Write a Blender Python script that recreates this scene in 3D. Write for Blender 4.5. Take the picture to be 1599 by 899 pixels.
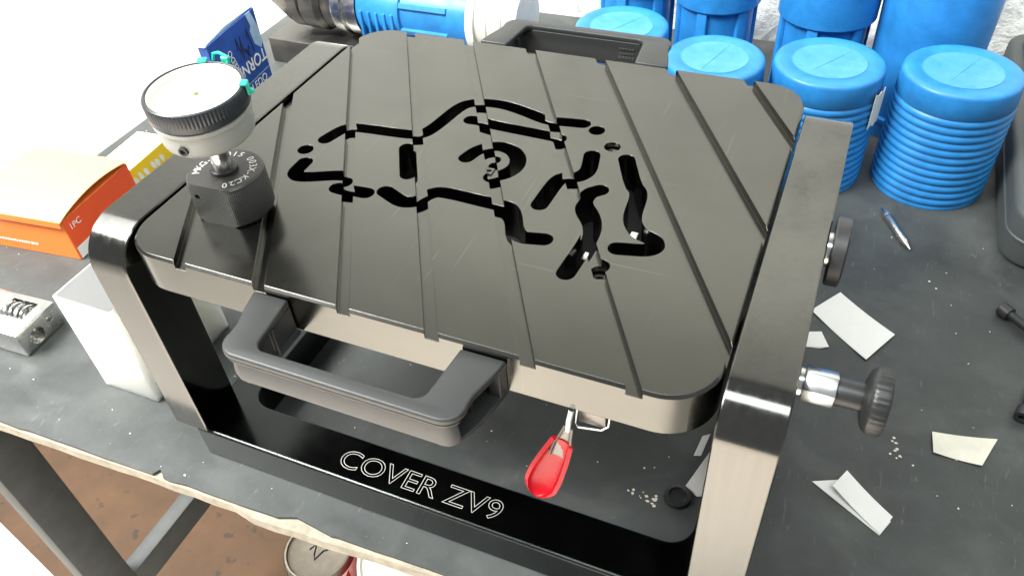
import bpy, bmesh, math, random
from mathutils import Matrix, Vector
random.seed(7)
PI = math.pi
S = 0.00085            # one modelling unit in metres
scene = bpy.context.scene
for o in list(bpy.data.objects): bpy.data.objects.remove(o)
COL = scene.collection

# ------------------------------------------------------------------ camera
cd = bpy.data.cameras.new('camera'); cam = bpy.data.objects.new('camera', cd); COL.objects.link(cam)
cr = Vector((0.9192164, 0.3893708, -0.05857983)); cdn = Vector((0.22675221, -0.64509012, -0.72968635)); cf = Vector((-0.32190783, 0.65745655, -0.68126811))
m = Matrix.Identity(4)
for i in range(3):
    m[i][0] = cr[i]; m[i][1] = -cdn[i]; m[i][2] = -cf[i]
m.translation = Vector((441.43, -277.05, 592.56)) * S
cam.matrix_world = m
cd.sensor_width = 36; cd.lens = 1252.17 / 1599 * 36; cd.clip_start = 0.01; cd.clip_end = 60
scene.camera = cam

# ------------------------------------------------------------------ light
w = bpy.data.worlds.new('World'); scene.world = w; w.use_nodes = True
bgn = w.node_tree.nodes['Background']; bgn.inputs[0].default_value = (0.95, 0.98, 1.0, 1); bgn.inputs[1].default_value = 0.40
def area(name, loc, target, sx, sy, radiance, col, spread=180):
    l = bpy.data.lights.new(name, 'AREA'); l.shape = 'RECTANGLE'; l.size = sx * S; l.size_y = sy * S
    l.energy = radiance * PI * sx * sy * S * S; l.color = col; l.spread = math.radians(spread)
    o = bpy.data.objects.new(name, l); COL.objects.link(o); o.location = Vector(loc) * S
    d = (Vector(target) - Vector(loc)); o.rotation_euler = d.to_track_quat('-Z', 'Y').to_euler()
    return o
area('skylight', (200, -600, 2300), (200, -600, 0), 3800, 620, 10.5, (0.93, 1.0, 0.98))
area('doorway_light', (-1300, -750, 1950), (-420, 100, 0), 1200, 1000, 11.0, (1.0, 0.99, 0.95), 80)
area('yard_light', (-3000, 0, 2800), (-3000, 100, 0), 2600, 2400, 8.0, (1.0, 0.99, 0.97), 110)
area('wall_fill', (720, 650, 1500), (720, 950, 620), 2800, 200, 6.6, (1.0, 0.99, 0.93), 54)  # added fill lamp, brightens the wall that the plate mirrors
sp = bpy.data.lights.new('sun_patch', 'SPOT'); sp.energy = 720; sp.color = (1.0, 0.94, 0.87); sp.spot_size = math.radians(66); sp.spot_blend = 0.3; sp.shadow_soft_size = 0.1
so = bpy.data.objects.new('sun_patch', sp); COL.objects.link(so); so.location = Vector((150, -1700, 1300)) * S; so.rotation_euler = (0, 0, 0)
vs = scene.view_settings; vs.view_transform = 'Standard'; vs.look = 'None'; vs.exposure = 0.0; vs.gamma = 1.0; vs.use_curve_mapping = False
scene.render.engine = 'CYCLES'

# ------------------------------------------------------------------ materials
def mat(name, col, rough=0.5, metal=0.0, var=0.0, vscale=60, bump=0.0, bscale=300, bev=0.0, stretch=(1, 1, 1), rvar=0.0, spec=0.5, alpha_trans=0.0, coat=0.0, col2=None):
    m = bpy.data.materials.new(name); m.use_nodes = True
    nt = m.node_tree; N = nt.nodes; L = nt.links; b = N['Principled BSDF']
    b.inputs['Base Color'].default_value = (*col, 1); b.inputs['Roughness'].default_value = rough; b.inputs['Metallic'].default_value = metal
    b.inputs['Specular IOR Level'].default_value = spec; b.inputs['Transmission Weight'].default_value = alpha_trans; b.inputs['Coat Weight'].default_value = coat
    tc = N.new('ShaderNodeTexCoord'); mp = N.new('ShaderNodeMapping'); mp.inputs['Scale'].default_value = stretch
    L.new(tc.outputs['Object'], mp.inputs['Vector'])
    if var or rvar or col2:
        n = N.new('ShaderNodeTexNoise'); n.inputs['Scale'].default_value = vscale; n.inputs['Detail'].default_value = 6; n.inputs['Roughness'].default_value = 0.65
        L.new(mp.outputs[0], n.inputs['Vector'])
        if var or col2:
            r = N.new('ShaderNodeValToRGB'); r.color_ramp.elements[0].position = 0.3; r.color_ramp.elements[1].position = 0.72
            c2 = col2 or tuple(min(1, c * (1 + var)) for c in col)
            r.color_ramp.elements[0].color = (*[c * (1 - var) for c in col], 1); r.color_ramp.elements[1].color = (*c2, 1)
            L.new(n.outputs[0], r.inputs[0]); L.new(r.outputs[0], b.inputs['Base Color'])
        if rvar:
            mr = N.new('ShaderNodeMapRange'); mr.inputs['From Min'].default_value = 0.3; mr.inputs['From Max'].default_value = 0.7
            mr.inputs['To Min'].default_value = max(0.02, rough - rvar); mr.inputs['To Max'].default_value = rough + rvar
            L.new(n.outputs[0], mr.inputs[0]); L.new(mr.outputs[0], b.inputs['Roughness'])
    nrm = None
    if bev:
        bv = N.new('ShaderNodeBevel'); bv.samples = 4; bv.inputs['Radius'].default_value = bev * S; nrm = bv.outputs[0]
    if bump:
        n2 = N.new('ShaderNodeTexNoise'); n2.inputs['Scale'].default_value = bscale; n2.inputs['Detail'].default_value = 4
        L.new(mp.outputs[0], n2.inputs['Vector'])
        bp = N.new('ShaderNodeBump'); bp.inputs['Strength'].default_value = bump; bp.inputs['Distance'].default_value = 0.001
        L.new(n2.outputs[0], bp.inputs['Height'])
        if nrm: L.new(nrm, bp.inputs['Normal'])
        nrm = bp.outputs[0]
    if nrm: L.new(nrm, b.inputs['Normal'])
    return m
M = {}
def scratched(m, base, hi, amount=0.55, scales=(((0.9), (420, 9, 9)), ((-0.4), (500, 12, 12)), ((0.2), (9, 380, 9)))):
    nt = m.node_tree; N = nt.nodes; L = nt.links; b = N['Principled BSDF']; tc = N.new('ShaderNodeTexCoord')
    n = N.new('ShaderNodeTexNoise'); n.inputs['Scale'].default_value = 7; n.inputs['Detail'].default_value = 7; n.inputs['Roughness'].default_value = 0.7; n.inputs['Distortion'].default_value = 0.6
    L.new(tc.outputs['Object'], n.inputs[0])
    rp = N.new('ShaderNodeValToRGB'); rp.color_ramp.elements[0].position = 0.32; rp.color_ramp.elements[1].position = 0.7
    rp.color_ramp.elements[0].color = (*[c * 0.88 for c in base], 1); rp.color_ramp.elements[1].color = (*[c * 1.10 for c in base], 1); L.new(n.outputs[0], rp.inputs[0]); last = rp.outputs[0]
    mr = N.new('ShaderNodeMapRange'); mr.inputs['From Min'].default_value = 0.3; mr.inputs['From Max'].default_value = 0.72; mr.inputs['To Min'].default_value = 0.16; mr.inputs['To Max'].default_value = 0.27
    L.new(n.outputs[0], mr.inputs[0]); L.new(mr.outputs[0], b.inputs['Roughness'])
    for rot, sc in scales:
        mp = N.new('ShaderNodeMapping'); mp.inputs['Rotation'].default_value = (0, 0, rot); mp.inputs['Scale'].default_value = sc; L.new(tc.outputs['Object'], mp.inputs[0])
        q = N.new('ShaderNodeTexNoise'); q.inputs['Scale'].default_value = 1.0; q.inputs['Detail'].default_value = 1; L.new(mp.outputs[0], q.inputs[0])
        g = N.new('ShaderNodeMapRange'); g.inputs['From Min'].default_value = 0.735; g.inputs['From Max'].default_value = 0.80; g.inputs['To Max'].default_value = amount; L.new(q.outputs[0], g.inputs[0])
        mx = N.new('ShaderNodeMix'); mx.data_type = 'RGBA'; L.new(g.outputs[0], mx.inputs[0]); L.new(last, mx.inputs[6]); mx.inputs[7].default_value = (*hi, 1); last = mx.outputs[2]
    L.new(last, b.inputs['Base Color'])
    return m
M['black_plate'] = scratched(mat('black_anodised_plate', (0.119, 0.119, 0.108), 0.20, 1.0, bev=0.8), (0.119, 0.119, 0.108), (0.24, 0.24, 0.22), 0.30)
M['slot_shade'] = mat('matt_black_slot_shade', (0.012, 0.012, 0.012), 0.6)
M['white_foam'] = mat('white_foam', (0.86, 0.85, 0.76), 0.7); _b = M['white_foam'].node_tree.nodes['Principled BSDF']; _b.inputs['Subsurface Weight'].default_value = 1.0; _b.inputs['Subsurface Radius'].default_value = (1, 1, 1); _b.inputs['Subsurface Scale'].default_value = 0.03
M['black_arm'] = mat('black_anodised_arm', (0.128, 0.128, 0.119), 0.13, 1.0, var=0.07, vscale=18, rvar=0.05, bev=1.2, stretch=(14, 14, 0.6))
M['black_base'] = mat('black_polished_base', (0.056, 0.061, 0.060), 0.16, 1.0, var=0.06, vscale=30, rvar=0.05, bev=1.6)
M['handle'] = mat('dark_grey_moulded_plastic', (0.028, 0.030, 0.030), 0.42, 0.0, bump=0.12, bscale=2600, bev=1.2)
M['steel'] = mat('bright_steel', (0.62, 0.62, 0.60), 0.22, 1.0, var=0.08, vscale=120, rvar=0.08, bev=0.5)
M['zinc'] = mat('zinc_plated_steel', (0.72, 0.74, 0.74), 0.25, 1.0, var=0.06, vscale=90, bev=0.5)
M['dull_steel'] = mat('dull_grey_steel', (0.17, 0.165, 0.155), 0.38, 1.0, var=0.15, vscale=80, rvar=0.08, bev=0.8)
M['black_knob'] = mat('black_knob_plastic', (0.016, 0.017, 0.017), 0.4, 0.0, bev=0.8)
M['black_steel'] = mat('black_oxide_steel', (0.035, 0.035, 0.036), 0.42, 0.3, var=0.2, vscale=200, bev=0.5)
M['red'] = mat('red_dipped_vinyl', (0.50, 0.003, 0.012), 0.32, 0.0, bump=0.12, bscale=260, spec=0.3)
M['engrave'] = mat('bare_engraved_aluminium', (0.72, 0.72, 0.68), 0.5, 0.6)
M['gauge_grey'] = mat('grey_enamel', (0.30, 0.31, 0.285), 0.45, 0.0, var=0.05, vscale=100)
M['bezel'] = mat('black_bezel_plastic', (0.022, 0.026, 0.032), 0.35, 0.0)
M['dial'] = mat('pale_dial_card', (0.82, 0.80, 0.66), 0.4, 0.0)
M['lens'] = mat('clear_lens', (1, 1, 1), 0.03, 0.0, alpha_trans=1.0)
M['green'] = mat('green_plastic', (0.01, 0.50, 0.33), 0.35)
M['rubber'] = None
M['wood'] = mat('worn_edge_wood', (0.30, 0.265, 0.205), 0.8, var=0.25, vscale=90, bump=0.6, bscale=220)
M['frame_steel'] = mat('grey_painted_steel', (0.045, 0.05, 0.048), 0.6, 0.0, var=0.3, vscale=25, bump=0.1, bscale=80)
M['terra'] = mat('terracotta_floor', (0.068, 0.032, 0.0105), 0.75, var=0.30, vscale=9, bump=0.3, bscale=60)
def specks(m, dark, sc=55, lo=0.62, hi=0.70):
    nt = m.node_tree; N = nt.nodes; L = nt.links; b = N['Principled BSDF']; src = b.inputs['Base Color'].links[0].from_socket
    tc = N.new('ShaderNodeTexCoord'); n = N.new('ShaderNodeTexNoise'); n.inputs['Scale'].default_value = sc; n.inputs['Detail'].default_value = 3; L.new(tc.outputs['Object'], n.inputs[0])
    g = N.new('ShaderNodeMapRange'); g.inputs['From Min'].default_value = lo; g.inputs['From Max'].default_value = hi; g.inputs['To Max'].default_value = 0.8; L.new(n.outputs[0], g.inputs[0])
    mx = N.new('ShaderNodeMix'); mx.data_type = 'RGBA'; L.new(g.outputs[0], mx.inputs[0]); L.new(src, mx.inputs[6]); mx.inputs[7].default_value = (*dark, 1); L.new(mx.outputs[2], b.inputs['Base Color']); return m
specks(M['terra'], (0.022, 0.014, 0.008), 40)
M['concrete'] = mat('pale_concrete', (0.80, 0.73, 0.66), 0.85, var=0.06, vscale=4, bump=0.3, bscale=50)
M['blue'] = mat('blue_plastic', (0.020, 0.195, 0.50), 0.40, var=0.2, vscale=40, rvar=0.06, bump=0.05, bscale=400)
M['blue_light'] = mat('worn_blue_plastic', (0.024, 0.205, 0.51), 0.5, col2=(0.085, 0.30, 0.58), vscale=45, bump=0.15, bscale=200)
M['paper'] = mat('white_paper', (0.78, 0.77, 0.74), 0.8, var=0.03, vscale=60)
M['cream_paper'] = mat('cream_paper', (0.70, 0.67, 0.57), 0.8, var=0.10, vscale=50)
M['card_white'] = mat('white_cardboard', (0.85, 0.84, 0.78), 0.65, var=0.02, vscale=30)
M['orange'] = mat('orange_card', (0.83, 0.20, 0.035), 0.5, var=0.05, vscale=20)
M['red_orange'] = mat('red_orange_card', (0.78, 0.085, 0.018), 0.5, var=0.05, vscale=20)
M['yellow'] = mat('yellow_card', (0.90, 0.60, 0.02), 0.5)
M['blue_card'] = mat('blue_printed_card', (0.020, 0.075, 0.33), 0.42, var=0.35, vscale=28)
M['pale_blue'] = mat('pale_blue_tape', (0.35, 0.50, 0.66), 0.4, var=0.2, vscale=40)
M['ink'] = mat('dark_ink', (0.02, 0.02, 0.04), 0.6)
M['white_print'] = mat('white_print', (0.80, 0.80, 0.76), 0.6)
M['cream_plastic'] = mat('cream_plastic', (0.66, 0.62, 0.54), 0.4, var=0.08, vscale=40)
M['dark_case'] = mat('dark_grey_case_plastic', (0.055, 0.062, 0.062), 0.5, bump=0.15, bscale=1200)
M['can_lid'] = mat('tin_can_lid', (0.22, 0.20, 0.165), 0.35, 1.0, var=0.15, vscale=60)
M['can_red'] = mat('red_can_paint', (0.45, 0.02, 0.03), 0.35)

def table_material():
    m = bpy.data.materials.new('black_rubber_sheet'); m.use_nodes = True
    nt = m.node_tree; N = nt.nodes; L = nt.links; b = N['Principled BSDF']
    tc = N.new('ShaderNodeTexCoord')
    n = N.new('ShaderNodeTexNoise'); n.inputs['Scale'].default_value = 9; n.inputs['Detail'].default_value = 8; n.inputs['Roughness'].default_value = 0.62
    L.new(tc.outputs['Object'], n.inputs[0])
    r = N.new('ShaderNodeValToRGB'); r.color_ramp.elements[0].position = 0.3; r.color_ramp.elements[0].color = (0.026, 0.029, 0.029, 1)
    r.color_ramp.elements[1].position = 0.75; r.color_ramp.elements[1].color = (0.074, 0.081, 0.079, 1)
    L.new(n.outputs[0], r.inputs[0])
    # fine dusty scratches: stretched, distorted noise, thresholded
    last = r.outputs[0]
    msk = N.new('ShaderNodeTexNoise'); msk.inputs['Scale'].default_value = 16; msk.inputs['Detail'].default_value = 3; L.new(tc.outputs['Object'], msk.inputs[0])
    mm = N.new('ShaderNodeMapRange'); mm.inputs['From Min'].default_value = 0.40; mm.inputs['From Max'].default_value = 0.56; L.new(msk.outputs[0], mm.inputs[0])
    for k, (rot, sc, lo, hi) in enumerate(((0.7, (330, 60, 1), 0.68, 0.80), (-0.9, (260, 34, 1), 0.69, 0.80), (2.1, (420, 80, 1), 0.69, 0.82), (0, (16, 20, 1), 0.50, 0.80), (0, (420, 420, 1), 0.73, 0.80))):
        mp = N.new('ShaderNodeMapping'); mp.inputs['Rotation'].default_value = (0, 0, rot); mp.inputs['Scale'].default_value = sc
        L.new(tc.outputs['Object'], mp.inputs[0])
        q = N.new('ShaderNodeTexNoise'); q.inputs['Scale'].default_value = 1.0; q.inputs['Detail'].default_value = 2 if k != 3 else 9; q.inputs['Distortion'].default_value = 0.9
        L.new(mp.outputs[0], q.inputs[0])
        g = N.new('ShaderNodeMapRange'); g.inputs['From Min'].default_value = lo; g.inputs['From Max'].default_value = hi; g.inputs['To Max'].default_value = (0.5, 0.5, 0.5, 0.45, 0.6)[k]
        L.new(q.outputs[0], g.inputs[0])
        fac = g.outputs[0]
        if k < 3:
            ml = N.new('ShaderNodeMath'); ml.operation = 'MULTIPLY'; L.new(g.outputs[0], ml.inputs[0]); L.new(mm.outputs[0], ml.inputs[1]); fac = ml.outputs[0]
        mx = N.new('ShaderNodeMix'); mx.data_type = 'RGBA'; L.new(fac, mx.inputs[0]); L.new(last, mx.inputs[6])
        mx.inputs[7].default_value = (0.17, 0.185, 0.18, 1) if k < 3 else ((0.12, 0.125, 0.12, 1) if k == 3 else (0.22, 0.22, 0.20, 1))
        last = mx.outputs[2]
    L.new(last, b.inputs['Base Color'])
    mr = N.new('ShaderNodeMapRange'); mr.inputs['To Min'].default_value = 0.36; mr.inputs['To Max'].default_value = 0.58; L.new(n.outputs[0], mr.inputs[0]); L.new(mr.outputs[0], b.inputs['Roughness'])
    n2 = N.new('ShaderNodeTexNoise'); n2.inputs['Scale'].default_value = 45; n2.inputs['Detail'].default_value = 6; L.new(tc.outputs['Object'], n2.inputs[0])
    bp = N.new('ShaderNodeBump'); bp.inputs['Strength'].default_value = 0.25; bp.inputs['Distance'].default_value = 0.002; L.new(n2.outputs[0], bp.inputs['Height']); L.new(bp.outputs[0], b.inputs['Normal'])
    b.inputs['Specular IOR Level'].default_value = 0.42
    return m
M['rubber'] = table_material()

def wall_material():
    m = bpy.data.materials.new('rough_white_plaster'); m.use_nodes = True
    nt = m.node_tree; N = nt.nodes; L = nt.links; b = N['Principled BSDF']; b.inputs['Roughness'].default_value = 0.9
    tc = N.new('ShaderNodeTexCoord'); n = N.new('ShaderNodeTexNoise'); n.inputs['Scale'].default_value = 26; n.inputs['Detail'].default_value = 10; n.inputs['Roughness'].default_value = 0.7
    L.new(tc.outputs['Object'], n.inputs[0])
    r = N.new('ShaderNodeValToRGB'); r.color_ramp.elements[0].position = 0.32; r.color_ramp.elements[0].color = (0.40, 0.38, 0.35, 1); r.color_ramp.elements[1].position = 0.5; r.color_ramp.elements[1].color = (0.86, 0.85, 0.81, 1)
    L.new(n.outputs[0], r.inputs[0]); L.new(r.outputs[0], b.inputs['Base Color'])
    bp = N.new('ShaderNodeBump'); bp.inputs['Strength'].default_value = 0.7; bp.inputs['Distance'].default_value = 0.010; L.new(n.outputs[0], bp.inputs['Height']); L.new(bp.outputs[0], b.inputs['Normal'])
    return m
M['plaster'] = wall_material()
M['paint_white'] = mat('white_wall_paint', (0.68, 0.68, 0.66), 0.8, var=0.02, vscale=5, bump=0.1, bscale=60)

# ------------------------------------------------------------------ builders
def thing(name, label, cat, loc=(0, 0, 0), group=None):
    o = bpy.data.objects.new(name, None); COL.objects.link(o); o.location = Vector(loc) * S; o.empty_display_size = 0.02
    o['label'] = label; o['category'] = cat
    if group: o['group'] = group
    return o
def root_of(o):
    while o.parent: o = o.parent
    return o
def mesh_from(bm, name, smooth=35):
    bmesh.ops.recalc_face_normals(bm, faces=bm.faces)
    me = bpy.data.meshes.new(name); bm.to_mesh(me); bm.free()
    if smooth:
        me.shade_smooth(); me.set_sharp_from_angle(angle=math.radians(smooth))
    return me
def part(name, bm, material, parent=None, label=None, smooth=35):
    """bm is in world modelling units; becomes ONE mesh object, child of parent"""
    off = Vector((0, 0, 0))
    if parent: off = root_of(parent).location.copy()
    for v in bm.verts: v.co = v.co * S - off
    me = mesh_from(bm, name, smooth); me.materials.append(M[material] if isinstance(material, str) else material)
    o = bpy.data.objects.new(name, me); COL.objects.link(o)
    if parent: o.parent = parent
    if label: o['label'] = label
    return o
def solo(name, bm, material, label, cat, loc, group=None, smooth=35):
    """a thing that is a single mesh; origin at loc"""
    lo = Vector(loc) * S
    for v in bm.verts: v.co = v.co * S - lo
    me = mesh_from(bm, name, smooth); me.materials.append(M[material])
    o = bpy.data.objects.new(name, me); COL.objects.link(o); o.location = lo
    o['label'] = label; o['category'] = cat
    if group: o['group'] = group
    return o
def structure(name, bm, material, smooth=0):
    o = part(name, bm, material, None, None, smooth); o['kind'] = 'structure'; return o
def BM(): return bmesh.new()
def box(bm, x0, x1, y0, y1, z0, z1, bev=0, seg=2, mtx=None):
    t = BM(); bmesh.ops.create_cube(t, size=1)
    for v in t.verts: v.co = Vector(((x0 + x1) / 2 + v.co.x * (x1 - x0), (y0 + y1) / 2 + v.co.y * (y1 - y0), (z0 + z1) / 2 + v.co.z * (z1 - z0)))
    if bev: bmesh.ops.bevel(t, geom=list(t.edges), offset=bev, segments=seg, profile=0.5, affect='EDGES')
    merge(bm, t, mtx); return bm
def merge(bm, t, mtx=None):
    if mtx is not None:
        for v in t.verts: v.co = mtx @ v.co
    me = bpy.data.meshes.new('tmp'); t.to_mesh(me); t.free(); bm.from_mesh(me); bpy.data.meshes.remove(me)
def prism(bm, pts, z0, z1, bev=0, seg=2, mtx=None, topbev=0):
    t = BM(); vs_ = [t.verts.new((p[0], p[1], z0)) for p in pts]; f = t.faces.new(vs_)
    r = bmesh.ops.extrude_face_region(t, geom=[f]); 
    for v in r['geom']:
        if isinstance(v, bmesh.types.BMVert): v.co.z = z1
    bmesh.ops.recalc_face_normals(t, faces=t.faces)
    if bev or topbev:
        if topbev: es = [e for e in t.edges if all(abs(v.co.z - z1) < 1e-5 for v in e.verts)]; bev = topbev
        else: es = [e for e in t.edges if abs(e.calc_face_angle(0)) > 0.6]
        bmesh.ops.bevel(t, geom=es, offset=bev, segments=seg, profile=0.5, affect='EDGES', clamp_overlap=True)
    merge(bm, t, mtx); return bm
def rrect(x0, x1, y0, y1, r, n=8):
    P = []
    for cx, cy, a in ((x1 - r, y1 - r, 0), (x0 + r, y1 - r, 90), (x0 + r, y0 + r, 180), (x1 - r, y0 + r, 270)):
        for k in range(n + 1):
            t = math.radians(a + 90 * k / n); P.append((cx + r * math.cos(t), cy + r * math.sin(t)))
    return P
def frame_to(origin, axis, up=(0, 0, 1)):
    """matrix whose local Z runs along axis"""
    z = Vector(axis).normalized(); u = Vector(up)
    if abs(z.dot(u)) > 0.98: u = Vector((0, 1, 0))
    x = u.cross(z).normalized(); y = z.cross(x)
    m = Matrix.Identity(4)
    for i in range(3): m[i][0] = x[i]; m[i][1] = y[i]; m[i][2] = z[i]
    m.translation = Vector(origin); return m
def lathe(bm, prof, origin, axis=(0, 0, 1), n=48, rfun=None):
    """prof: list of (radius, height along axis)"""
    t = BM(); rings = []
    for r, h in prof:
        if r < 1e-6: rings.append([t.verts.new((0, 0, h))])
        else: rings.append([t.verts.new(((r if not rfun else r * rfun(k, r, h)) * math.cos(2 * PI * k / n), (r if not rfun else r * rfun(k, r, h)) * math.sin(2 * PI * k / n), h)) for k in range(n)])
    for a, b in zip(rings, rings[1:]):
        for k in range(n):
            j = (k + 1) % n
            if len(a) == 1 and len(b) == 1: continue
            if len(a) == 1: t.faces.new((a[0], b[k], b[j]))
            elif len(b) == 1: t.faces.new((a[k], a[j], b[0]))
            else: t.faces.new((a[k], a[j], b[j], b[k]))
    merge(bm, t, frame_to(origin, axis)); return bm
def cyl(bm, origin, axis, r, h, n=32, bev=0):
    p = [(0, 0), (r - bev, 0), (r, bev), (r, h - bev), (r - bev, h), (0, h)] if bev else [(0, 0), (r, 0), (r, h), (0, h)]
    return lathe(bm, p, origin, axis, n)
def tube(bm, pts, r, n=10, closed=False):
    t = BM(); P = [Vector(p) for p in pts]; rings = []; N_ = len(P); prev = None
    for i, p in enumerate(P):
        a = P[(i - 1) % N_] if (i or closed) else P[i]; b = P[(i + 1) % N_] if (i < N_ - 1 or closed) else P[i]
        d = (b - a).normalized()
        if prev is None: x = d.orthogonal().normalized()
        else: x = (prev - d * prev.dot(d)).normalized()
        prev = x; y = d.cross(x)
        rings.append([t.verts.new(p + (x * math.cos(2 * PI * k / n) + y * math.sin(2 * PI * k / n)) * r) for k in range(n)])
    pairs = list(zip(rings, rings[1:])) + ([(rings[-1], rings[0])] if closed else [])
    for a, b in pairs:
        for k in range(n): t.faces.new((a[k], a[(k + 1) % n], b[(k + 1) % n], b[k]))
    if not closed: t.faces.new(rings[0]); t.faces.new(rings[-1])
    merge(bm, t); return bm
def text_into(bm, s, size, mtx, thick=0.15, outline=0, align='LEFT', shear=0.0, sx=1.0, bold=0.0):
    c = bpy.data.curves.new('t', 'FONT'); c.body = s; c.size = size; c.align_x = align; c.shear = shear; c.resolution_u = 4
    if outline: c.fill_mode = 'NONE'; c.bevel_depth = outline; c.bevel_resolution = 1
    else: c.fill_mode = 'BOTH'; c.extrude = thick; c.offset = bold
    o = bpy.data.objects.new('t', c); COL.objects.link(o)
    dg = bpy.context.evaluated_depsgraph_get(); me = bpy.data.meshes.new_from_object(o.evaluated_get(dg))
    t = BM(); t.from_mesh(me)
    for v in t.verts: v.co.x *= sx
    bpy.data.objects.remove(o); bpy.data.curves.remove(c); bpy.data.meshes.remove(me)
    merge(bm, t, mtx); return bm
def basis(origin, ex, ey):
    ex = Vector(ex).normalized(); ey = Vector(ey); ey = (ey - ex * ey.dot(ex)).normalized(); ez = ex.cross(ey)
    m = Matrix.Identity(4)
    for i in range(3): m[i][0] = ex[i]; m[i][1] = ey[i]; m[i][2] = ez[i]
    m.translation = Vector(origin); return m
def boolean(bm, cut, self_=False):
    a = bpy.data.meshes.new('a'); bmesh.ops.recalc_face_normals(bm, faces=bm.faces); bm.to_mesh(a); bm.free()
    b = bpy.data.meshes.new('b'); bmesh.ops.recalc_face_normals(cut, faces=cut.faces); cut.to_mesh(b); cut.free()
    oa = bpy.data.objects.new('a', a); ob = bpy.data.objects.new('b', b); COL.objects.link(oa); COL.objects.link(ob)
    md = oa.modifiers.new('x', 'BOOLEAN'); md.object = ob; md.operation = 'DIFFERENCE'; md.solver = 'EXACT'; md.use_self = self_
    dg = bpy.context.evaluated_depsgraph_get(); dg.update()
    me = bpy.data.meshes.new_from_object(oa.evaluated_get(dg))
    r = BM(); r.from_mesh(me)
    for o in (oa, ob): bpy.data.objects.remove(o)
    for x in (a, b, me): bpy.data.meshes.remove(x)
    return r

# ------------------------------------------------------------------ setting
ZF = -793
b = BM(); box(b, -9000, 9000, -5000, 2600, ZF - 60, ZF - 6); structure('ground', b, 'concrete')
b = BM(); prism(b, [(-1500, 215), (-922, 80), (-725, 33), (-500, 20), (1500, 10), (1500, 940), (-1100, 940)], ZF - 6, ZF); structure('floor', b, 'terra')
def wall_piece(x0, x1, nx, nz, rough, material):
    b = BM()
    grid = [[b.verts.new((x0 + (x1 - x0) * i / nx, 950 + random.uniform(-rough, rough), -793 + 3300 * j / nz)) for j in range(nz + 1)] for i in range(nx + 1)]
    for i in range(nx):
        for j in range(nz): b.faces.new((grid[i][j], grid[i + 1][j], grid[i + 1][j + 1], grid[i][j + 1]))
    ex = bmesh.ops.extrude_face_region(b, geom=list(b.faces))
    for v in ex['geom']:
        if isinstance(v, bmesh.types.BMVert): v.co.y = 1080
    o = part('wall', b, material, None, None, 60); o['kind'] = 'structure'
wall_piece(-330, 2500, 130, 110, 12, 'plaster')
wall_piece(-3300, -330, 4, 4, 0, 'paint_white')

# workbench
bench = thing('workbench', 'workbench with scratched black rubber top, worn wooden edge and grey steel legs', 'workbench', (200, 400, ZF))
def front_y(x): return -43 + (x + 234) * 0.0322
edge = []
x = -492
random.seed(3)
while x < 1500:
    edge.append((x, front_y(x) + random.uniform(-0.9, 0.9))); x += random.uniform(14, 34)
# two chipped spots in the rubber edge
def chip(pts, cx, w_, d):
    out = [p for p in pts if abs(p[0] - cx) > w_]
    out += [(cx - w_, front_y(cx - w_)), (cx - w_ * 0.4, front_y(cx) + d), (cx + w_ * 0.3, front_y(cx) + d * 0.6), (cx + w_, front_y(cx + w_))]
    return sorted(out)
sheet = chip(chip(edge, -43, 6, 6), 110, 26, 5)
b = BM(); prism(b, sheet + [(1500, 945), (-492, 945)], -3.5, 0); part('rubber_top', b, 'rubber', bench, smooth=0)
random.seed(5)
low = [(x_, front_y(x_) - 1.5 - (4.5 if 40 < x_ < 330 else 0.5) * (0.6 + 0.4 * math.sin(x_ * 0.02)) + random.uniform(-0.6, 0.6)) for x_ in range(-490, 1500, 22)]
b = BM(); prism(b, low + [(1500, 944), (-490, 944)], -15, -3.5); part('wooden_board', b, 'wood', bench, smooth=0)
for (x0, x1, y0, y1) in ((-402, -374, -35, 20), (1380, 1408, -20, 35), (-402, -374, 860, 915), (1380, 1408, 860, 915)):
    b = BM(); box(b, x0, x1, y0, y1, ZF, -15, 2); part('leg', b, 'frame_steel', bench)
for (x0, x1) in ((-402, -374), (1380, 1408)):
    y0 = 20 if x0 < 0 else 35
    b = BM(); box(b, x0 + 0.5, x1 - 0.5, y0, 860, -562, -512, 2); part('side_rail', b, 'frame_steel', bench)

# ------------------------------------------------------------------ the fixture
fx = thing('checking_fixture', 'black metal checking fixture with slotted tilting plate, two arched arms and lettered base', 'fixture', (210, 167, 0))
# base with window
b = BM()
prism(b, rrect(-16, 437, 0.5, 335, 3, 3), 0, 37, bev=1.8, seg=1)
c = BM(); prism(c, rrect(13, 414, 41, 294, 20), -10, 60)
b = boolean(b, c)
base = part('base', b, 'black_base', fx)
b = BM(); text_into(b, 'COVER ZV9', 25.0, basis((123.5, 11.2, 37.2), (1, 0, 0), (0, 1, 0)), outline=0.24, sx=1.13)
part('engraved_lettering', b, 'engrave', base, 'engraved white outline letters reading COVER ZV9')
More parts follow.
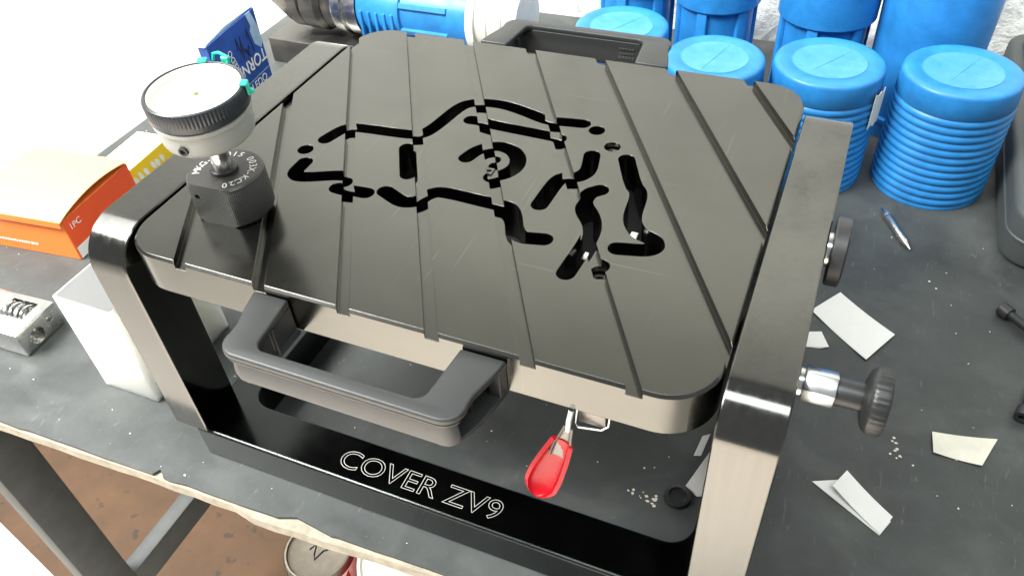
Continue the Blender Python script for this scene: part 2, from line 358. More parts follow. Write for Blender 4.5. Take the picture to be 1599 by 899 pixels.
# arched arms
def arm(x0, x1):
    z1, y1, R, t = 251, 335, 33, 42
    pts = [(0, 37)] + [(R - R * math.cos(a), z1 - R + R * math.sin(a)) for a in [PI / 2 * k / 18 for k in range(19)]]
    pts += [(y1 - R + R * math.sin(a), z1 - R + R * math.cos(a)) for a in [PI / 2 * k / 18 for k in range(19)]]
    pts += [(y1, 37), (y1 - t, 37), (y1 - t, z1 - 60)]
    pts += [(y1 - t - 12 + 12 * math.cos(a), z1 - 54 + 12 * math.sin(a)) for a in [PI / 2 * k / 6 for k in range(7)]]
    pts += [(t + 12 - 12 * math.sin(a), z1 - 54 + 12 * math.cos(a)) for a in [PI / 2 * k / 6 for k in range(7)]]
    pts += [(t, 37)]
    b = BM(); prism(b, pts, x0, x1, bev=0.9, seg=1, mtx=Matrix(((0, 0, 1, 0), (1, 0, 0, 0), (0, 1, 0, 0), (0, 0, 0, 1))))
    return part('arm', b, 'black_arm', fx, smooth=30)
arm(-36.5, -1.3); arm(419.6, 455.8)

# tilting plate
b = BM(); prism(b, rrect(1.2, 417.6, 0, 354, 33, 14), 219, 251, topbev=1.8, seg=1)
g = BM()
ang = math.atan(0.577)
for xl in (54, 119, 183, 245, 307, 370, 437, 501, 567):
    # channel: left edge meets y=0 at xl, runs back and to the left at 30 degrees
    pts = [(xl + 40 * 0.577, -40), (xl + 9.6 + 40 * 0.577, -40), (xl + 9.6 - 420 * 0.577, 420), (xl - 420 * 0.577, 420)]
    prism(g, pts, 245.2, 270)
b = boolean(b, g)
slots = [
 [(71.0, 163.3), (76.3, 181), (84, 186.6), (133.0, 190.0), (143.2, 193.8), (147.6, 206.5), (153.2, 243), (163.7, 252.0), (185.3, 255.2), (205.0, 251.2), (231.1, 242.3), (244, 244.8), (259.1, 246.7)],
 [(170.9, 225.0), (178.5, 225.8), (192.0, 223.5), (243.0, 222.1), (248.2, 220.9)],
 [(73.1, 130.4), (73.0, 116), (81.0, 111.3), (107.0, 123.1), (111.6, 123.9)],
 [(115.9, 109.1), (123.9, 108.4), (131.3, 110.0), (139.8, 110.4)],
 [(140.2, 172.4), (158.2, 140.9)],
 [(152.2, 116.9), (170.6, 108.7), (180.4, 112.8), (185, 124.7), (192.3, 129.9), (234.2, 128.2), (248.6, 128.0), (262.5, 99.3), (281.7, 103.4)],
 [(190.7, 174.5), (193.4, 184.6), (200.4, 193.7), (210.4, 197.5), (221.8, 194), (229.4, 185.4), (231.7, 174.8), (228.1, 164.5), (219.2, 157.3)],
 [(265.0, 137.7), (266.3, 169.3), (271.5, 174.7), (280.1, 177.1), (284.6, 186.7), (280.1, 207.1)],
 [(299.8, 167.3), (293.6, 161.5), (292.6, 149.4), (305.2, 134.7), (310.3, 118.3), (307.0, 76.5)],
 [(306.2, 209.8), (320.0, 180.0), (327.6, 172.0), (329.7, 142.7), (338.0, 130.0), (350.5, 126.0), (353.5, 119.5), (349.0, 114.2), (330.3, 110.1)],
]
def chaikin(p, n=2):
    for _ in range(n):
        q = [p[0]]
        for a, c in zip(p, p[1:]):
            q += [(0.78 * a[0] + 0.22 * c[0], 0.78 * a[1] + 0.22 * c[1]), (0.22 * a[0] + 0.78 * c[0], 0.22 * a[1] + 0.78 * c[1])]
        q.append(p[-1]); out = [q[0]]
        for t in q[1:]:
            if math.hypot(t[0] - out[-1][0], t[1] - out[-1][1]) > 0.6 or t == p[-1]: out.append(t)
        p = out
    return p
slots = [chaikin(s_) for s_ in slots]
k = BM(); zz = 0
def capsule(bm, a, c, r, z0, z1):
    a = Vector(a); c = Vector(c); d = (c - a); th = math.atan2(d.y, d.x) if d.length > 1e-6 else 0
    P = [(c.x + r * math.cos(th + t), c.y + r * math.sin(th + t)) for t in [-PI / 2 + PI * i / 10 for i in range(11)]]
    P += [(a.x + r * math.cos(th + t), a.y + r * math.sin(th + t)) for t in [PI / 2 + PI * i / 10 for i in range(11)]]
    prism(bm, P, z0, z1)
random.seed(11)
for s in slots:
    for i in range(len(s) - 1):
        zz += 1; capsule(k, s[i], s[i + 1], 6.35 + random.uniform(-0.03, 0.03), 205 - zz * 0.021, 258 + zz * 0.023)
for (cx, cy, r) in ((63.6, 145.5, 6.4), (272.6, 240.7, 6.4), (212.3, 178.6, 5.0), (291.1, 222.4, 6.3), (325.2, 90.2, 6.4)):
    zz += 1; lathe(k, [(0, 190 - zz * 0.021), (r, 190 - zz * 0.021), (r, 272 + zz * 0.023), (0, 272 + zz * 0.023)], (cx, cy, 0), n=32)
b = boolean(b, k, True)
plate = part('plate', b, 'black_plate', fx, smooth=22)
b = BM(); prism(b, rrect(45, 375, 60, 285, 10), 212, 218.7); part('slot_shade_sheet', b, 'slot_shade', plate)  # added black sheet below the plate, keeps the slots dark
# socket screws sunk in the two counterbores and the centre block
for (cx, cy, zt, r) in ((291.1, 222.4, 246.5, 5.0), (325.2, 90.2, 240, 5.2)):
    b = BM(); lathe(b, [(0, zt - 5), (r * 0.5, zt - 5), (r * 0.5, zt), (r - 0.6, zt), (r, zt - 0.6), (r, zt - 20), (0, zt - 20)], (cx, cy, 0), n=24)
    lathe(b, [(r - 0.1, zt - 2.5), (6.7, zt - 2.5), (6.7, zt - 18), (r - 0.1, zt - 18)], (cx, cy, 0), n=24)
    part('socket_screw', b, 'dull_steel', plate)
b = BM(); box(b, 207, 214.5, 166.5, 174.5, 226, 246.3, 0.4, 1)
c = BM(); cyl(c, (211, 170.2, 240), (0, 0, 1), 2.2, 20, 20); b = boolean(b, c)
part('locating_block', b, 'dull_steel', plate)
for (x0, x1, y0, y1, z0, z1) in ((331, 337, 129, 140, 218.7, 243), (306.5, 310.5, 106, 114, 218.7, 239)):  # first is a steel piece, second stands in for a slot wall's reflection
    b = BM(); box(b, x0, x1, y0, y1, z0, z1, 0.8, 2); part('insert_and_glint', b, 'zinc', plate)

# bridge handles: front one as drawn, rear one mirrored
def handle(mir):
    T = Matrix.Identity(4) if not mir else Matrix(((1, 0, 0, 0), (0, -1, 0, 354), (0, 0, 1, 6), (0, 0, 0, 1)))
    b = BM()
    def arc(cx, cy, r, a0, a1, n=8): return [(cx + r * math.cos(math.radians(a0 + (a1 - a0) * i / n)), cy + r * math.sin(math.radians(a0 + (a1 - a0) * i / n))) for i in range(n + 1)]
    # plan outline: wide feet, side edges sweeping in to the grip bar
    outer = [(119.5, -0.4), (122.5, -14), (127.5, -30)] + arc(140.5, -40, 13, 165, 270, 8) + arc(278.5, -40, 13, -90, 15, 8) + [(291.5, -30), (296, -14), (298.8, -0.4)]
    inner = [(269.2, -0.4)] + arc(258.6, -35.6, 7.5, 0, -90, 6) + arc(157.4, -35.6, 7.5, 270, 180, 6) + [(146.2, -0.4)]
    prism(b, outer + inner, 240.5, 246, bev=1.6, seg=3, mtx=T)
    # grip front wall, bellied
    prof = [(-53.0, 241), (-52.0, 238), (-49.6, 236.5), (-50.4, 231), (-51.2, 224), (-50.4, 219), (-47, 216.2), (-43.4, 216.6), (-42.2, 221), (-42.8, 241)]
    t = BM(); path = [(140.5 + 13 * math.cos(math.radians(a)), -40 + 13 * math.sin(math.radians(a)), math.radians(a)) for a in range(205, 271, 8)]
    path += [(278.5 + 13 * math.cos(math.radians(a)), -40 + 13 * math.sin(math.radians(a)), math.radians(a)) for a in range(270, 336, 8)]
    rings = [[t.verts.new((px - (y + 53) * math.cos(a), py - (y + 53) * math.sin(a), z)) for y, z in prof] for px, py, a in path]
    n = len(prof)
    for A, B in zip(rings, rings[1:]):
        for i in range(n): t.faces.new((A[i], A[(i + 1) % n], B[(i + 1) % n], B[i]))
    t.faces.new(rings[0]); t.faces.new(rings[-1]); merge(b, t, T)
    # inner leg walls and bottom lips, the outer flanks stay open as hollows
    for s in (-1, 1):
        xs = lambda v: 209.3 + s * v
        def rb(xa, xb, y0, y1, z0, z1): box(b, min(xs(xa), xs(xb)), max(xs(xa), xs(xb)), y0, y1, z0, z1, 0.8, 1, T)
        rb(63.0, 67.5, -44, -0.6, 218, 241)
        tt = [(xs(60), -44), (xs(66), -50), (xs(73), -49), (xs(79), -42), (xs(83.5), -30), (xs(87), -14), (xs(89), -0.6), (xs(60), -0.6)]
        prism(b, tt, 216.6, 219.8, bev=0.9, seg=1, mtx=T)
        prism(b, [(xs(80), -8), (xs(87.5), -8), (xs(88.5), -0.6), (xs(80), -0.6)], 219.5, 240.6, mtx=T)
        prism(b, [(xs(60), -24.5), (xs(76), -24.5), (xs(76), -22.5), (xs(60), -22.5)], 219.4, 240.6, mtx=T)
    o = part('handle', b, 'handle', fx, smooth=40)
    return o
handle(False); h2 = handle(True)
b = BM()
for i, (wd, h) in enumerate(((15, 1.4), (14, 1.2), (16, 2.2))):
    for q in range(5): box(b, 250 - wd / 2 + q * wd / 5, 250 - wd / 2 + (q + 0.7) * wd / 5, 395.5, 396.4, 240 - i * 4.5, 240 - i * 4.5 + h)
part('moulded_mark', b, 'frame_steel', h2)

# toggle clamp with red dipped grip under the front edge
clamp = part('toggle_clamp', tube(tube(BM(), [(341, 3, 219), (340.5, 0.5, 206), (342, 0, 203.2), (356, 3, 202.4), (359.5, 5, 205), (360, 7, 219)], 0.7), [(338.5, -1, 219), (337.5, -3, 211), (337.5, -4.5, 203)], 1.9), 'steel', fx)
b = BM(); box(b, 341, 358, 4, 16, 203, 219, 1, 2); part('clamp_block', b, 'dull_steel', clamp)
def spoon(bm, p0, p1, side, secs, depth, thick):
    """channel-shaped lever: secs = (t, half width, lift)"""
    p0 = Vector(p0); p1 = Vector(p1); ax = (p1 - p0).normalized(); sd = Vector(side); sd = (sd - ax * sd.dot(ax)).normalized(); nr = sd.cross(ax)
    if nr.y > 0: nr = -nr
    t = BM(); rings = []
    for (u, hw, dp) in secs:
        c = p0.lerp(p1, u); ring = []
        for i in range(9):
            a = PI * i / 8; ring.append(t.verts.new(c + sd * (-hw * math.cos(a)) - nr * (dp * math.sin(a))))
        for i in range(9):
            a = PI * (8 - i) / 8; q = 1 - thick / max(hw, 0.1)
            ring.append(t.verts.new(c + sd * (-hw * q * math.cos(a)) - nr * (max(dp - thick, 0) * math.sin(a)) + nr * (0.5 * thick * (1 if i in (0, 8) else 0.2))))
        rings.append(ring)
    n = 18
    for a, b_ in zip(rings, rings[1:]):
        for i in range(n): t.faces.new((a[i], a[(i + 1) % n], b_[(i + 1) % n], b_[i]))
    t.faces.new(rings[0]); t.faces.new(rings[-1]); merge(bm, t)
b = BM(); spoon(b, (337.5, -4, 205), (332, -9, 178), (1, 0, 0.25), [(0, 3.2, 2.2), (0.3, 4.5, 3), (0.6, 6.4, 3.5), (1, 6.8, 3.5)], 4, 1.3); part('lever', b, 'dull_steel', clamp, smooth=60)
b = BM(); spoon(b, (334.4, -7, 192.5), (318.5, -16, 140.5), (1, 0, 0.25), [(0, 7.2, 4.6), (0.04, 7.9, 5.2), (0.3, 10.0, 6.4), (0.6, 11.6, 7), (0.8, 11.4, 6.6), (0.92, 9.0, 5.4), (0.98, 5.8, 3.6), (1.0, 3.2, 2.2)], 6, 2.6); part('grip', b, 'red', clamp, 'glossy red dipped grip', smooth=70)

# index plunger and pivot knob on the right arm
pl = part('index_plunger', cyl(BM(), (455.8, 51, 235), (1, 0, 0), 8.6, 3.2, 24, 0.5), 'steel', fx)
b = BM(); hexp = [(10.6 * math.cos(PI / 3 * i + PI / 6 + 0.06), 10.6 * math.sin(PI / 3 * i + PI / 6 + 0.06)) for i in range(6)]
prism(b, hexp, 459, 476.5, bev=0.4, seg=1, mtx=Matrix(((0, 0, 1, 0), (1, 0, 0, 51), (0, 1, 0, 235), (0, 0, 0, 1)))); part('hexagon', b, 'zinc', pl, 'bright zinc hexagon')
b = BM(); lathe(b, [(0, 0), (7.8, 0), (8.2, 1), (8.2, 17), (7.6, 21), (0, 21)], (474.5, 51, 235), (1, 0, 0), 32); part('sleeve', b, 'black_knob', pl)
def knurl(nk, depth): return lambda k_, r, h: 1 - (depth if k_ % 3 == 0 else 0)
b = BM(); lathe(b, [(0, 0), (11, 0), (16.5, 2.0), (18.6, 4.0), (19.3, 6), (19.3, 11), (18.2, 12.6), (14, 13.4), (0, 13.4)], (490.5, 51, 235), (1, 0, 0), 108, rfun=lambda k_, r, h: 1 - (0.035 if (k_ % 3 == 0 and r > 18.4 and h > 5) else 0)); part('plunger_knob', b, 'black_knob', pl, 'black knob with notched rim')
pk = part('pivot_knob', lathe(BM(), [(0, 0), (12, 0), (12, 3), (0, 3)], (455.8, 172, 235), (1, 0, 0), 32), 'steel', fx)
b = BM(); lathe(b, [(0, 0), (22, 0), (23.2, 1), (23.2, 8.5), (22, 9.6), (0, 9.6)], (458.8, 172, 235), (1, 0, 0), 64); part('knob_disc', b, 'black_steel', pk)
# ------------------------------------------------------------------ dial gauge on the plate
GX, GY = 58, 66
dg_ = thing('dial_gauge', 'dial gauge with pale face and knurled black base standing on the slotted plate', 'dial gauge', (GX, GY, 251))
fa = math.radians(-88)                       # flat faces the front
def base_ring(r, z, n=96):
    out = []
    for i in range(n):
        a = 2 * PI * i / n; x, y = r * math.cos(a), r * math.sin(a)
        d = x * math.cos(fa) + y * math.sin(fa); lim = 21.5
        if d > lim: x -= (d - lim) * math.cos(fa); y -= (d - lim) * math.sin(fa)
        out.append((GX + x, GY + y, z))
    return out
b = BM(); rings = []
for r, z, kn in ((25.4, 251.05, 0), (26.6, 252.2, 0), (27.1, 253, 1), (27.1, 279.4, 1), (26.8, 280, 0), (26.8, 281.4, 0), (25.4, 283, 0)):
    rings.append([b.verts.new(p) for p in base_ring(r, z)])
for a, c in zip(rings, rings[1:]):
    for i in range(96): b.faces.new((a[i], a[(i + 1) % 96], c[(i + 1) % 96], c[i]))
b.faces.new(rings[0]); b.faces.new(rings[-1])
c = BM(); cyl(c, (GX + 4 * math.cos(fa) - 10.5, GY - 40, 272.5), (0, 1, 0), 2.2, 26, 20); b = boolean(b, c)
def knurl_mat():
    m = mat('knurled_black_steel', (0.038, 0.037, 0.035), 0.42, 0.2, bev=0.5)
    nt = m.node_tree; N = nt.nodes; L = nt.links; bs = N['Principled BSDF']
    tc = N.new('ShaderNodeTexCoord'); sep = N.new('ShaderNodeSeparateXYZ'); L.new(tc.outputs['Object'], sep.inputs[0])
    at = N.new('ShaderNodeMath'); at.operation = 'ARCTAN2'; L.new(sep.outputs[1], at.inputs[0]); L.new(sep.outputs[0], at.inputs[1])
    outs = []
    for sg in (1, -1):
        a = N.new('ShaderNodeMath'); a.operation = 'MULTIPLY'; a.inputs[1].default_value = 62; L.new(at.outputs[0], a.inputs[0])
        z = N.new('ShaderNodeMath'); z.operation = 'MULTIPLY_ADD'; z.inputs[1].default_value = sg * 2700; L.new(sep.outputs[2], z.inputs[0]); L.new(a.outputs[0], z.inputs[2])
        s = N.new('ShaderNodeMath'); s.operation = 'SINE'; L.new(z.outputs[0], s.inputs[0]); outs.append(s)
    mx = N.new('ShaderNodeMath'); mx.operation = 'MULTIPLY'; L.new(outs[0].outputs[0], mx.inputs[0]); L.new(outs[1].outputs[0], mx.inputs[1])
    bp = N.new('ShaderNodeBump'); bp.inputs['Strength'].default_value = 0.7; bp.inputs['Distance'].default_value = 0.0006; L.new(mx.outputs[0], bp.inputs['Height'])
    # knurl only on the upright wall
    geo = N.new('ShaderNodeNewGeometry'); sp = N.new('ShaderNodeSeparateXYZ'); L.new(geo.outputs['True Normal'], sp.inputs[0])
    ab = N.new('ShaderNodeMath'); ab.operation = 'LESS_THAN'; ab.inputs[1].default_value = 0.3; L.new(sp.outputs[2], ab.inputs[0])
    st = N.new('ShaderNodeMath'); st.operation = 'MULTIPLY'; st.inputs[1].default_value = 0.7; L.new(ab.outputs[0], st.inputs[0]); L.new(st.outputs[0], bp.inputs['Strength'])
    L.new(bp.outputs[0], bs.inputs['Normal'])
    return m
gb = part('knurled_base', b, knurl_mat(), dg_, smooth=40)
b = BM(); word = 'MKG-C6015 003X-KC20'; a0, a1 = 205, -52
for i, ch in enumerate(word):
    a = math.radians(a0 + (a1 - a0) * i / (len(word) - 1)); r = 17.2
    text_into(b, ch, 7.6, basis((GX + r * math.cos(a), GY + r * math.sin(a), 283.12), (math.sin(a), -math.cos(a), 0), (math.cos(a), math.sin(a), 0)), thick=0.06, align='CENTER', bold=0.0)
part('engraved_lettering', b, 'engrave', gb, 'white engraved characters round the base top')
b = BM(); lathe(b, [(0, 282.5), (9.8, 282.5), (9.8, 285.6), (8.8, 286.6), (0, 286.6)], (GX, GY, 0), n=40); part('collar', b, 'black_steel', dg_)
b = BM(); cyl(b, (GX, GY, 286), (0, 0, 1), 6.8, 31, 32); part('stem', b, 'steel', dg_)
tilt = (0.02, -0.05, 1)
GO = (GX, GY, 312)
b = BM(); lathe(b, [(0, 0), (24, 0), (28, 1.0), (30.2, 3), (30.8, 5), (31.0, 17), (32.4, 18), (32.4, 20.5), (31, 21.5), (0, 21.5)], GO, tilt, 72); body = part('body', b, 'gauge_grey', dg_)
b = BM(); lathe(b, [(0, 21.6), (32.2, 21.6), (33.0, 22.4), (33.0, 26), (33.3, 27), (33.3, 34), (32.6, 35.4), (31.4, 36), (30.6, 35.6), (30.4, 30), (0, 30)], GO, tilt, 240, rfun=lambda k_, r, h: 1 - (0.018 if (k_ % 3 == 0 and 27 <= h <= 34 and r > 33.1) else 0)); part('bezel', b, 'bezel', dg_, 'black ribbed bezel')
F = frame_to(GO, tilt)
b = BM(); lathe(b, [(0, 30.2), (29.6, 30.2), (29.6, 30.8), (0, 30.8)], GO, tilt, 72); dial = part('dial_face', b, 'dial', dg_)
b = BM(); lathe(b, [(30.2, 35.3), (29.2, 34.6), (28.6, 31), (30.2, 31)], GO, tilt, 72); part('inner_ring', b, 'dial', dg_)
b = BM()
for i in range(100):
    a = 2 * PI * i / 100; l = 3.2 if i % 10 == 0 else (2.2 if i % 5 == 0 else 1.4)
    box(b, 26 - l, 26, -0.09, 0.09, 30.8, 30.86, mtx=F @ Matrix.Rotation(a, 4, 'Z'))
for i in range(10):
    a = 2 * PI * i / 10 + 0.9
    text_into(b, str(i * 10), 3.4, F @ Matrix.Translation((19.5 * math.cos(a), 19.5 * math.sin(a), 30.86)) @ Matrix.Rotation(a - PI / 2, 4, 'Z'), thick=0.02, align='CENTER')
part('scale_marks', b, mat('faint_scale_ink', (0.50, 0.47, 0.34), 0.6), dial)
b = BM(); box(b, -4, 21, -0.35, 0.35, 31.9, 32.2, mtx=F @ Matrix.Rotation(0.75, 4, 'Z')); merge(b, lathe(BM(), [(0, 30.9), (1.5, 30.9), (1.5, 32.8), (0, 32.8)], GO, tilt, 16)); part('needle', b, mat('needle_paint', (0.30, 0.28, 0.16), 0.5), dial)
for i, a in enumerate((25, 118, 96)):
    R_ = F @ Matrix.Rotation(math.radians(a), 4, 'Z'); b = BM()
    if i < 2:
        box(b, 30.2, 35.4, -3.2, 3.2, 35.6, 37.4, 0.5, 1, R_); box(b, 33.7, 35.6, -2.4, 2.4, 28.5, 36, 0.5, 1, R_); box(b, 33.4, 37.2, 1.0, 4.2, 27.5, 30.5, 0.6, 1, R_)
    else:
        tube(b, [R_ @ Vector(p) for p in ((33.5, -5, 34.5), (36, -4.5, 37.5), (36.5, 2, 40), (36, 6, 39), (35, 7, 34.5))], 1.1, 8); box(b, 33.5, 36.2, -6, 0, 33, 38.5, 0.6, 1, R_)
    part('limit_clip', b, 'green', dg_, 'green plastic limit clip')
b = BM(); ra = math.radians(-80); rd = Vector((math.cos(ra), math.sin(ra), 0))
lathe(b, [(0, 2.2), (1.9, 2.2), (1.9, 3.6), (3.2, 3.6), (3.2, 0), (0, 0)], Vector((GX, GY, 319)) + rd * 29.4, rd, 24); part('lug_screw', b, 'black_steel', body)
# ------------------------------------------------------------------ boxes on the left of the bench
def rot_at(px, py, deg): return Matrix.Translation((px, py, 0)) @ Matrix.Rotation(math.radians(deg), 4, 'Z') @ Matrix.Translation((-px, -py, 0))
wb = thing('white_block', 'tall plain white block standing on the bench beside the left fixture arm', 'block', (-133, 85, 0))
b = BM(); box(b, -167, -100, 30, 140, 0.2, 122, 0.8, 2); part('body', b, 'white_foam', wb)
b = BM(); box(b, -166, -101, 31, 139, 122.1, 122.7); part('top_sheet', b, 'white_foam', wb)

ob = thing('orange_box', 'orange cardboard box with bulging lid painted paler for strong light and the letters 1PC', 'box', (-410, 230, 0))
Ro = rot_at(-340, 170, 6)
b = BM(); box(b, -478, -340, 170, 290, 0.2, 56, 0.6, 1, Ro); part('carton', b, 'orange', ob)
b = BM(); box(b, -339.9, -339.2, 171, 289, 1, 55.6, mtx=Ro); side = part('end_flap', b, 'red_orange', ob, 'red orange end panel')
b = BM(); box(b, -339.1, -338.7, 172, 288, 1.5, 17, mtx=Ro); part('white_strip', b, 'white_print', ob)
b = BM(); text_into(b, '1PC', 11, Ro @ basis((-338.9, 176, 40), (0, 1, 0), (0, 0, 1)), thick=0.1); part('lettering', b, 'white_print', ob)
b = BM()
for i in range(16):
    x0 = -452 + i * 3.6; box(b, x0, x0 + random.uniform(1.6, 3.2), 169.4, 169.8, 13 + random.uniform(-0.3, 0.3), 15.4, mtx=Ro)
part('small_print', b, 'white_print', ob)
# lid: a bowed sheet that stands up a little over the end flap
b = BM(); rows = []
for i in range(13):
    yy = 166 + 127 * i / 12; bow = 9.5 * math.sin(PI * min(1, max(0, i / 12))) ** 0.8
    rows.append([Ro @ Vector((-480 + 143 * j / 8, yy, 57.5 + bow * (0.55 + 0.45 * (j / 8)))) for j in range(9)])
vv = [[b.verts.new(p) for p in r] for r in rows]
for i in range(12):
    for j in range(8): b.faces.new((vv[i][j], vv[i][j + 1], vv[i + 1][j + 1], vv[i + 1][j]))
ex = bmesh.ops.extrude_face_region(b, geom=list(b.faces))
for v in ex['geom']:
    if isinstance(v, bmesh.types.BMVert): v.co.z += 1.3
part('lid', b, mat('lit_orange_card', (0.86, 0.46, 0.16), 0.5, var=0.04, vscale=15), ob, 'bowed orange lid, painted paler for strong light', smooth=50)  # strong light on the lid is put into this paler card colour
b = BM(); box(b, -480, -338.5, 165.6, 166.6, 50, 58.6, mtx=Ro); part('lid_skirt', b, 'orange', ob)

yb = thing('yellow_box', 'small flat box with yellow side, top painted white for strong light, behind the orange box', 'box', (-410, 345, 0))
Ry = rot_at(-380, 300, 4)
b = BM(); box(b, -432, -380, 302, 392, 0.2, 27, 0.5, 1, Ry); part('carton', b, 'card_white', yb)  # white carton colour stands in for the glare on its top
b = BM(); box(b, -379.9, -379.4, 303, 391, 0.6, 26.6, mtx=Ry); part('yellow_side', b, 'yellow', yb)
b = BM(); random.seed(2)
for yy in (312, 322, 333, 348, 356, 366):
    pts = [(math.cos(t) * (3.4 + random.uniform(-0.8, 0.8)), math.sin(t) * (6.5 + random.uniform(-1, 1))) for t in [2 * PI * i / 10 for i in range(10)]]
    prism(b, pts, 0, 0.3, mtx=Ry @ basis((-379.35, yy, 9 + random.uniform(-1, 1)), (0, 0.9, 0.35), (0, -0.35, 0.9)))
part('white_print', b, 'white_print', yb)

bb = thing('blue_box', 'blue printed cardboard screw box with white lettering by the far bench edge', 'box', (-400, 545, 0))
# its printed face looks to the right, slightly turned
p0 = Vector((-357.2, 480.9, 0)); p1 = Vector((-372.2, 605.6, 0)); e = (p1 - p0).normalized(); nrm = Vector((e.y, -e.x, 0))
Bm = basis(p0, e, (0, 0, 1))            # x along the face, y up, z outwards
b = BM(); box(b, 0, 125.6, 0.3, 118, -15, 0, 0.8, 1, Bm); part('carton', b, 'blue_card', bb)
b = BM(); prism(b, [(-2, 117), (122, 119.5), (126, 119), (100, 121), (50, 123), (4, 119)], -24, -2, mtx=Bm); part('open_flap', b, 'pale_blue', bb)
b = BM(); prism(b, [(101, 118), (113, 118), (122, 92), (124, 66), (117, 60), (104, 72), (101, 92), (106, 98)], 0.3, 0.7, mtx=Bm); part('tape', b, 'pale_blue', bb)
b = BM(); text_into(b, 'TORNILLOS', 26, Bm @ Matrix.Translation((124, 58, 0.5)) @ Matrix.Rotation(PI, 4, 'Z') @ Matrix.Diagonal((0.92, 1, 1, 1)), thick=0.15, bold=0.25)
text_into(b, 'TOLEDO', 17, Bm @ Matrix.Translation((106, 12, 0.5)) @ Matrix.Rotation(0, 4, 'Z') @ Matrix.Translation((-62, 0, 0)), thick=0.15)
text_into(b, 'TOLEDO', 13, Bm @ Matrix.Translation((58, 42, 0.5)) @ Matrix.Rotation(PI / 2 + 0.25, 4, 'Z'), thick=0.15)
part('lettering', b, 'white_print', bb)
b = BM(); box(b, 1, 125, 26.5, 27.5, 0.3, 0.55, mtx=Bm)
part('print_line', b, 'pale_blue', bb)
b = BM()
for i in range(7):
    tube(b, [Bm @ Vector((60 + 5 * i + random.uniform(-2, 2), 62 + random.uniform(0, 26), 0.4)), Bm @ Vector((63 + 5 * i, 84 + random.uniform(-12, 18), 0.5)), Bm @ Vector((66 + 5 * i + random.uniform(-3, 3), 58 + random.uniform(0, 22), 0.4))], 0.7, 5)
part('pen_scribble', b, 'ink', bb)

# steel clamp block with a coil spring, lower left
vb = thing('steel_clamp_block', 'bright steel clamp block with coil spring in its pocket and a bored end', 'clamp block', (-310, 58, 0))
Rv = rot_at(-275, 56, 3)
b = BM(); box(b, -352, -275, 30, 84, 0.2, 31, 2.2, 2, Rv)
c = BM(); box(c, -322, -288, 52, 76, 8, 60, 0, 1, Rv); b = boolean(b, c)
c = BM(); cyl(c, Rv @ Vector((-300, 50, 13)), Rv.to_3x3() @ Vector((1, 0, 0)), 9, 60, 28); b = boolean(b, c)
c = BM(); cyl(c, Rv @ Vector((-282, 70, 19)), Rv.to_3x3() @ Vector((1, 0, 0)), 4, 30, 20); b = boolean(b, c)
part('block', b, 'steel', vb)
b = BM(); tube(b, [Rv @ Vector((-320 + 30 * i / 96, 64 + 10.5 * math.cos(i * 2 * PI / 24), 22 + 10.5 * math.sin(i * 2 * PI / 24))) for i in range(97)], 1.9, 8); part('spring', b, 'steel', vb)
b = BM(); box(b, -430, -330, 24, 52, 0.2, 22, 1.2, 2, rot_at(-330, 40, -4)); solo('steel_bar', b, 'steel', 'plain bright steel bar lying against the clamp block', 'bar', (-380, 38, 0))

# ------------------------------------------------------------------ things at the back of the bench
b = BM(); box(b, -411, 60, 661, 790, 0.2, 40, 1.5, 2); solo('steel_block', b, 'dull_steel', 'long dull steel block under the drill chuck', 'steel block', (-180, 725, 0))
ck = thing('drill_chuck', 'steel drill chuck with ridged nose cone lying on the steel block', 'drill chuck', (-310, 722, 40))
AX = (1, 0, 0); CY, CZ = 722, 92
b = BM(); lathe(b, [(0, 0), (17, 0), (20, 4), (44, 48), (44, 56), (0, 56)], (-428, CY, CZ), AX, 60, rfun=lambda k_, r, h: 1 - (0.05 if k_ % 5 == 0 and 4 < h < 50 else 0)); part('nose_cone', b, 'dull_steel', ck)
b = BM(); lathe(b, [(0, 0), (46, 0), (48, 2), (48, 20), (46, 22), (0, 22)], (-372, CY, CZ), AX, 60); part('ring', b, 'dull_steel', ck)
b = BM(); lathe(b, [(0, 0), (45, 0), (49, 4), (50, 30), (44, 38), (0, 38)], (-350, CY, CZ), AX, 60); part('sleeve', b, 'dull_steel', ck)
b = BM(); lathe(b, [(0, 0), (43, 0), (45, 3), (45, 24), (0, 24)], (-312, CY, CZ), AX, 60); part('rear_collar', b, 'dull_steel', ck)
b = BM(); lathe(b, [(0, 0), (50.5, 0), (51, 2), (51, 16), (47, 17), (47, 24), (50, 25), (50, 42), (0, 42)], (-288, CY, CZ), AX, 60); part('flange', b, 'steel', ck)
bt = thing('blue_tool_sleeve', 'blue plastic tool sleeve with raised ribs lying behind the drill chuck', 'tool sleeve', (-150, 722, 40))
b = BM(); lathe(b, [(0, 0), (47, 0), (49, 3), (49.5, 72), (46, 74), (46, 150), (51, 152), (51.5, 180), (0, 180)], (-245, CY, CZ), AX, 64); part('tube', b, 'blue', bt)
for i in range(5):
    a = 0
    b = BM(); box(b, -238 + 13 * i, -233 + 13 * i, CY - 51.5, CY - 40, CZ - 34, CZ + 8, 1.6, 2); part('rib', b, 'blue', bt)
for a in range(0, 360, 45):
    b = BM(); box(b, -172, -95, -4, 4, 44, 50.5, 1, 1, Matrix.Translation((0, CY, CZ)) @ Matrix.Rotation(math.radians(a + 20), 4, 'X')); part('fin', b, 'blue', bt)
pt = thing('cream_cap_tube', 'cream and white ridged plastic tube end next to the blue sleeve', 'tube', (-20, 722, 40))
b = BM(); lathe(b, [(0, 0), (52, 0), (53, 1), (53, 12), (0, 12)], (-64, CY, CZ), AX, 64); part('flange', b, 'card_white', pt)
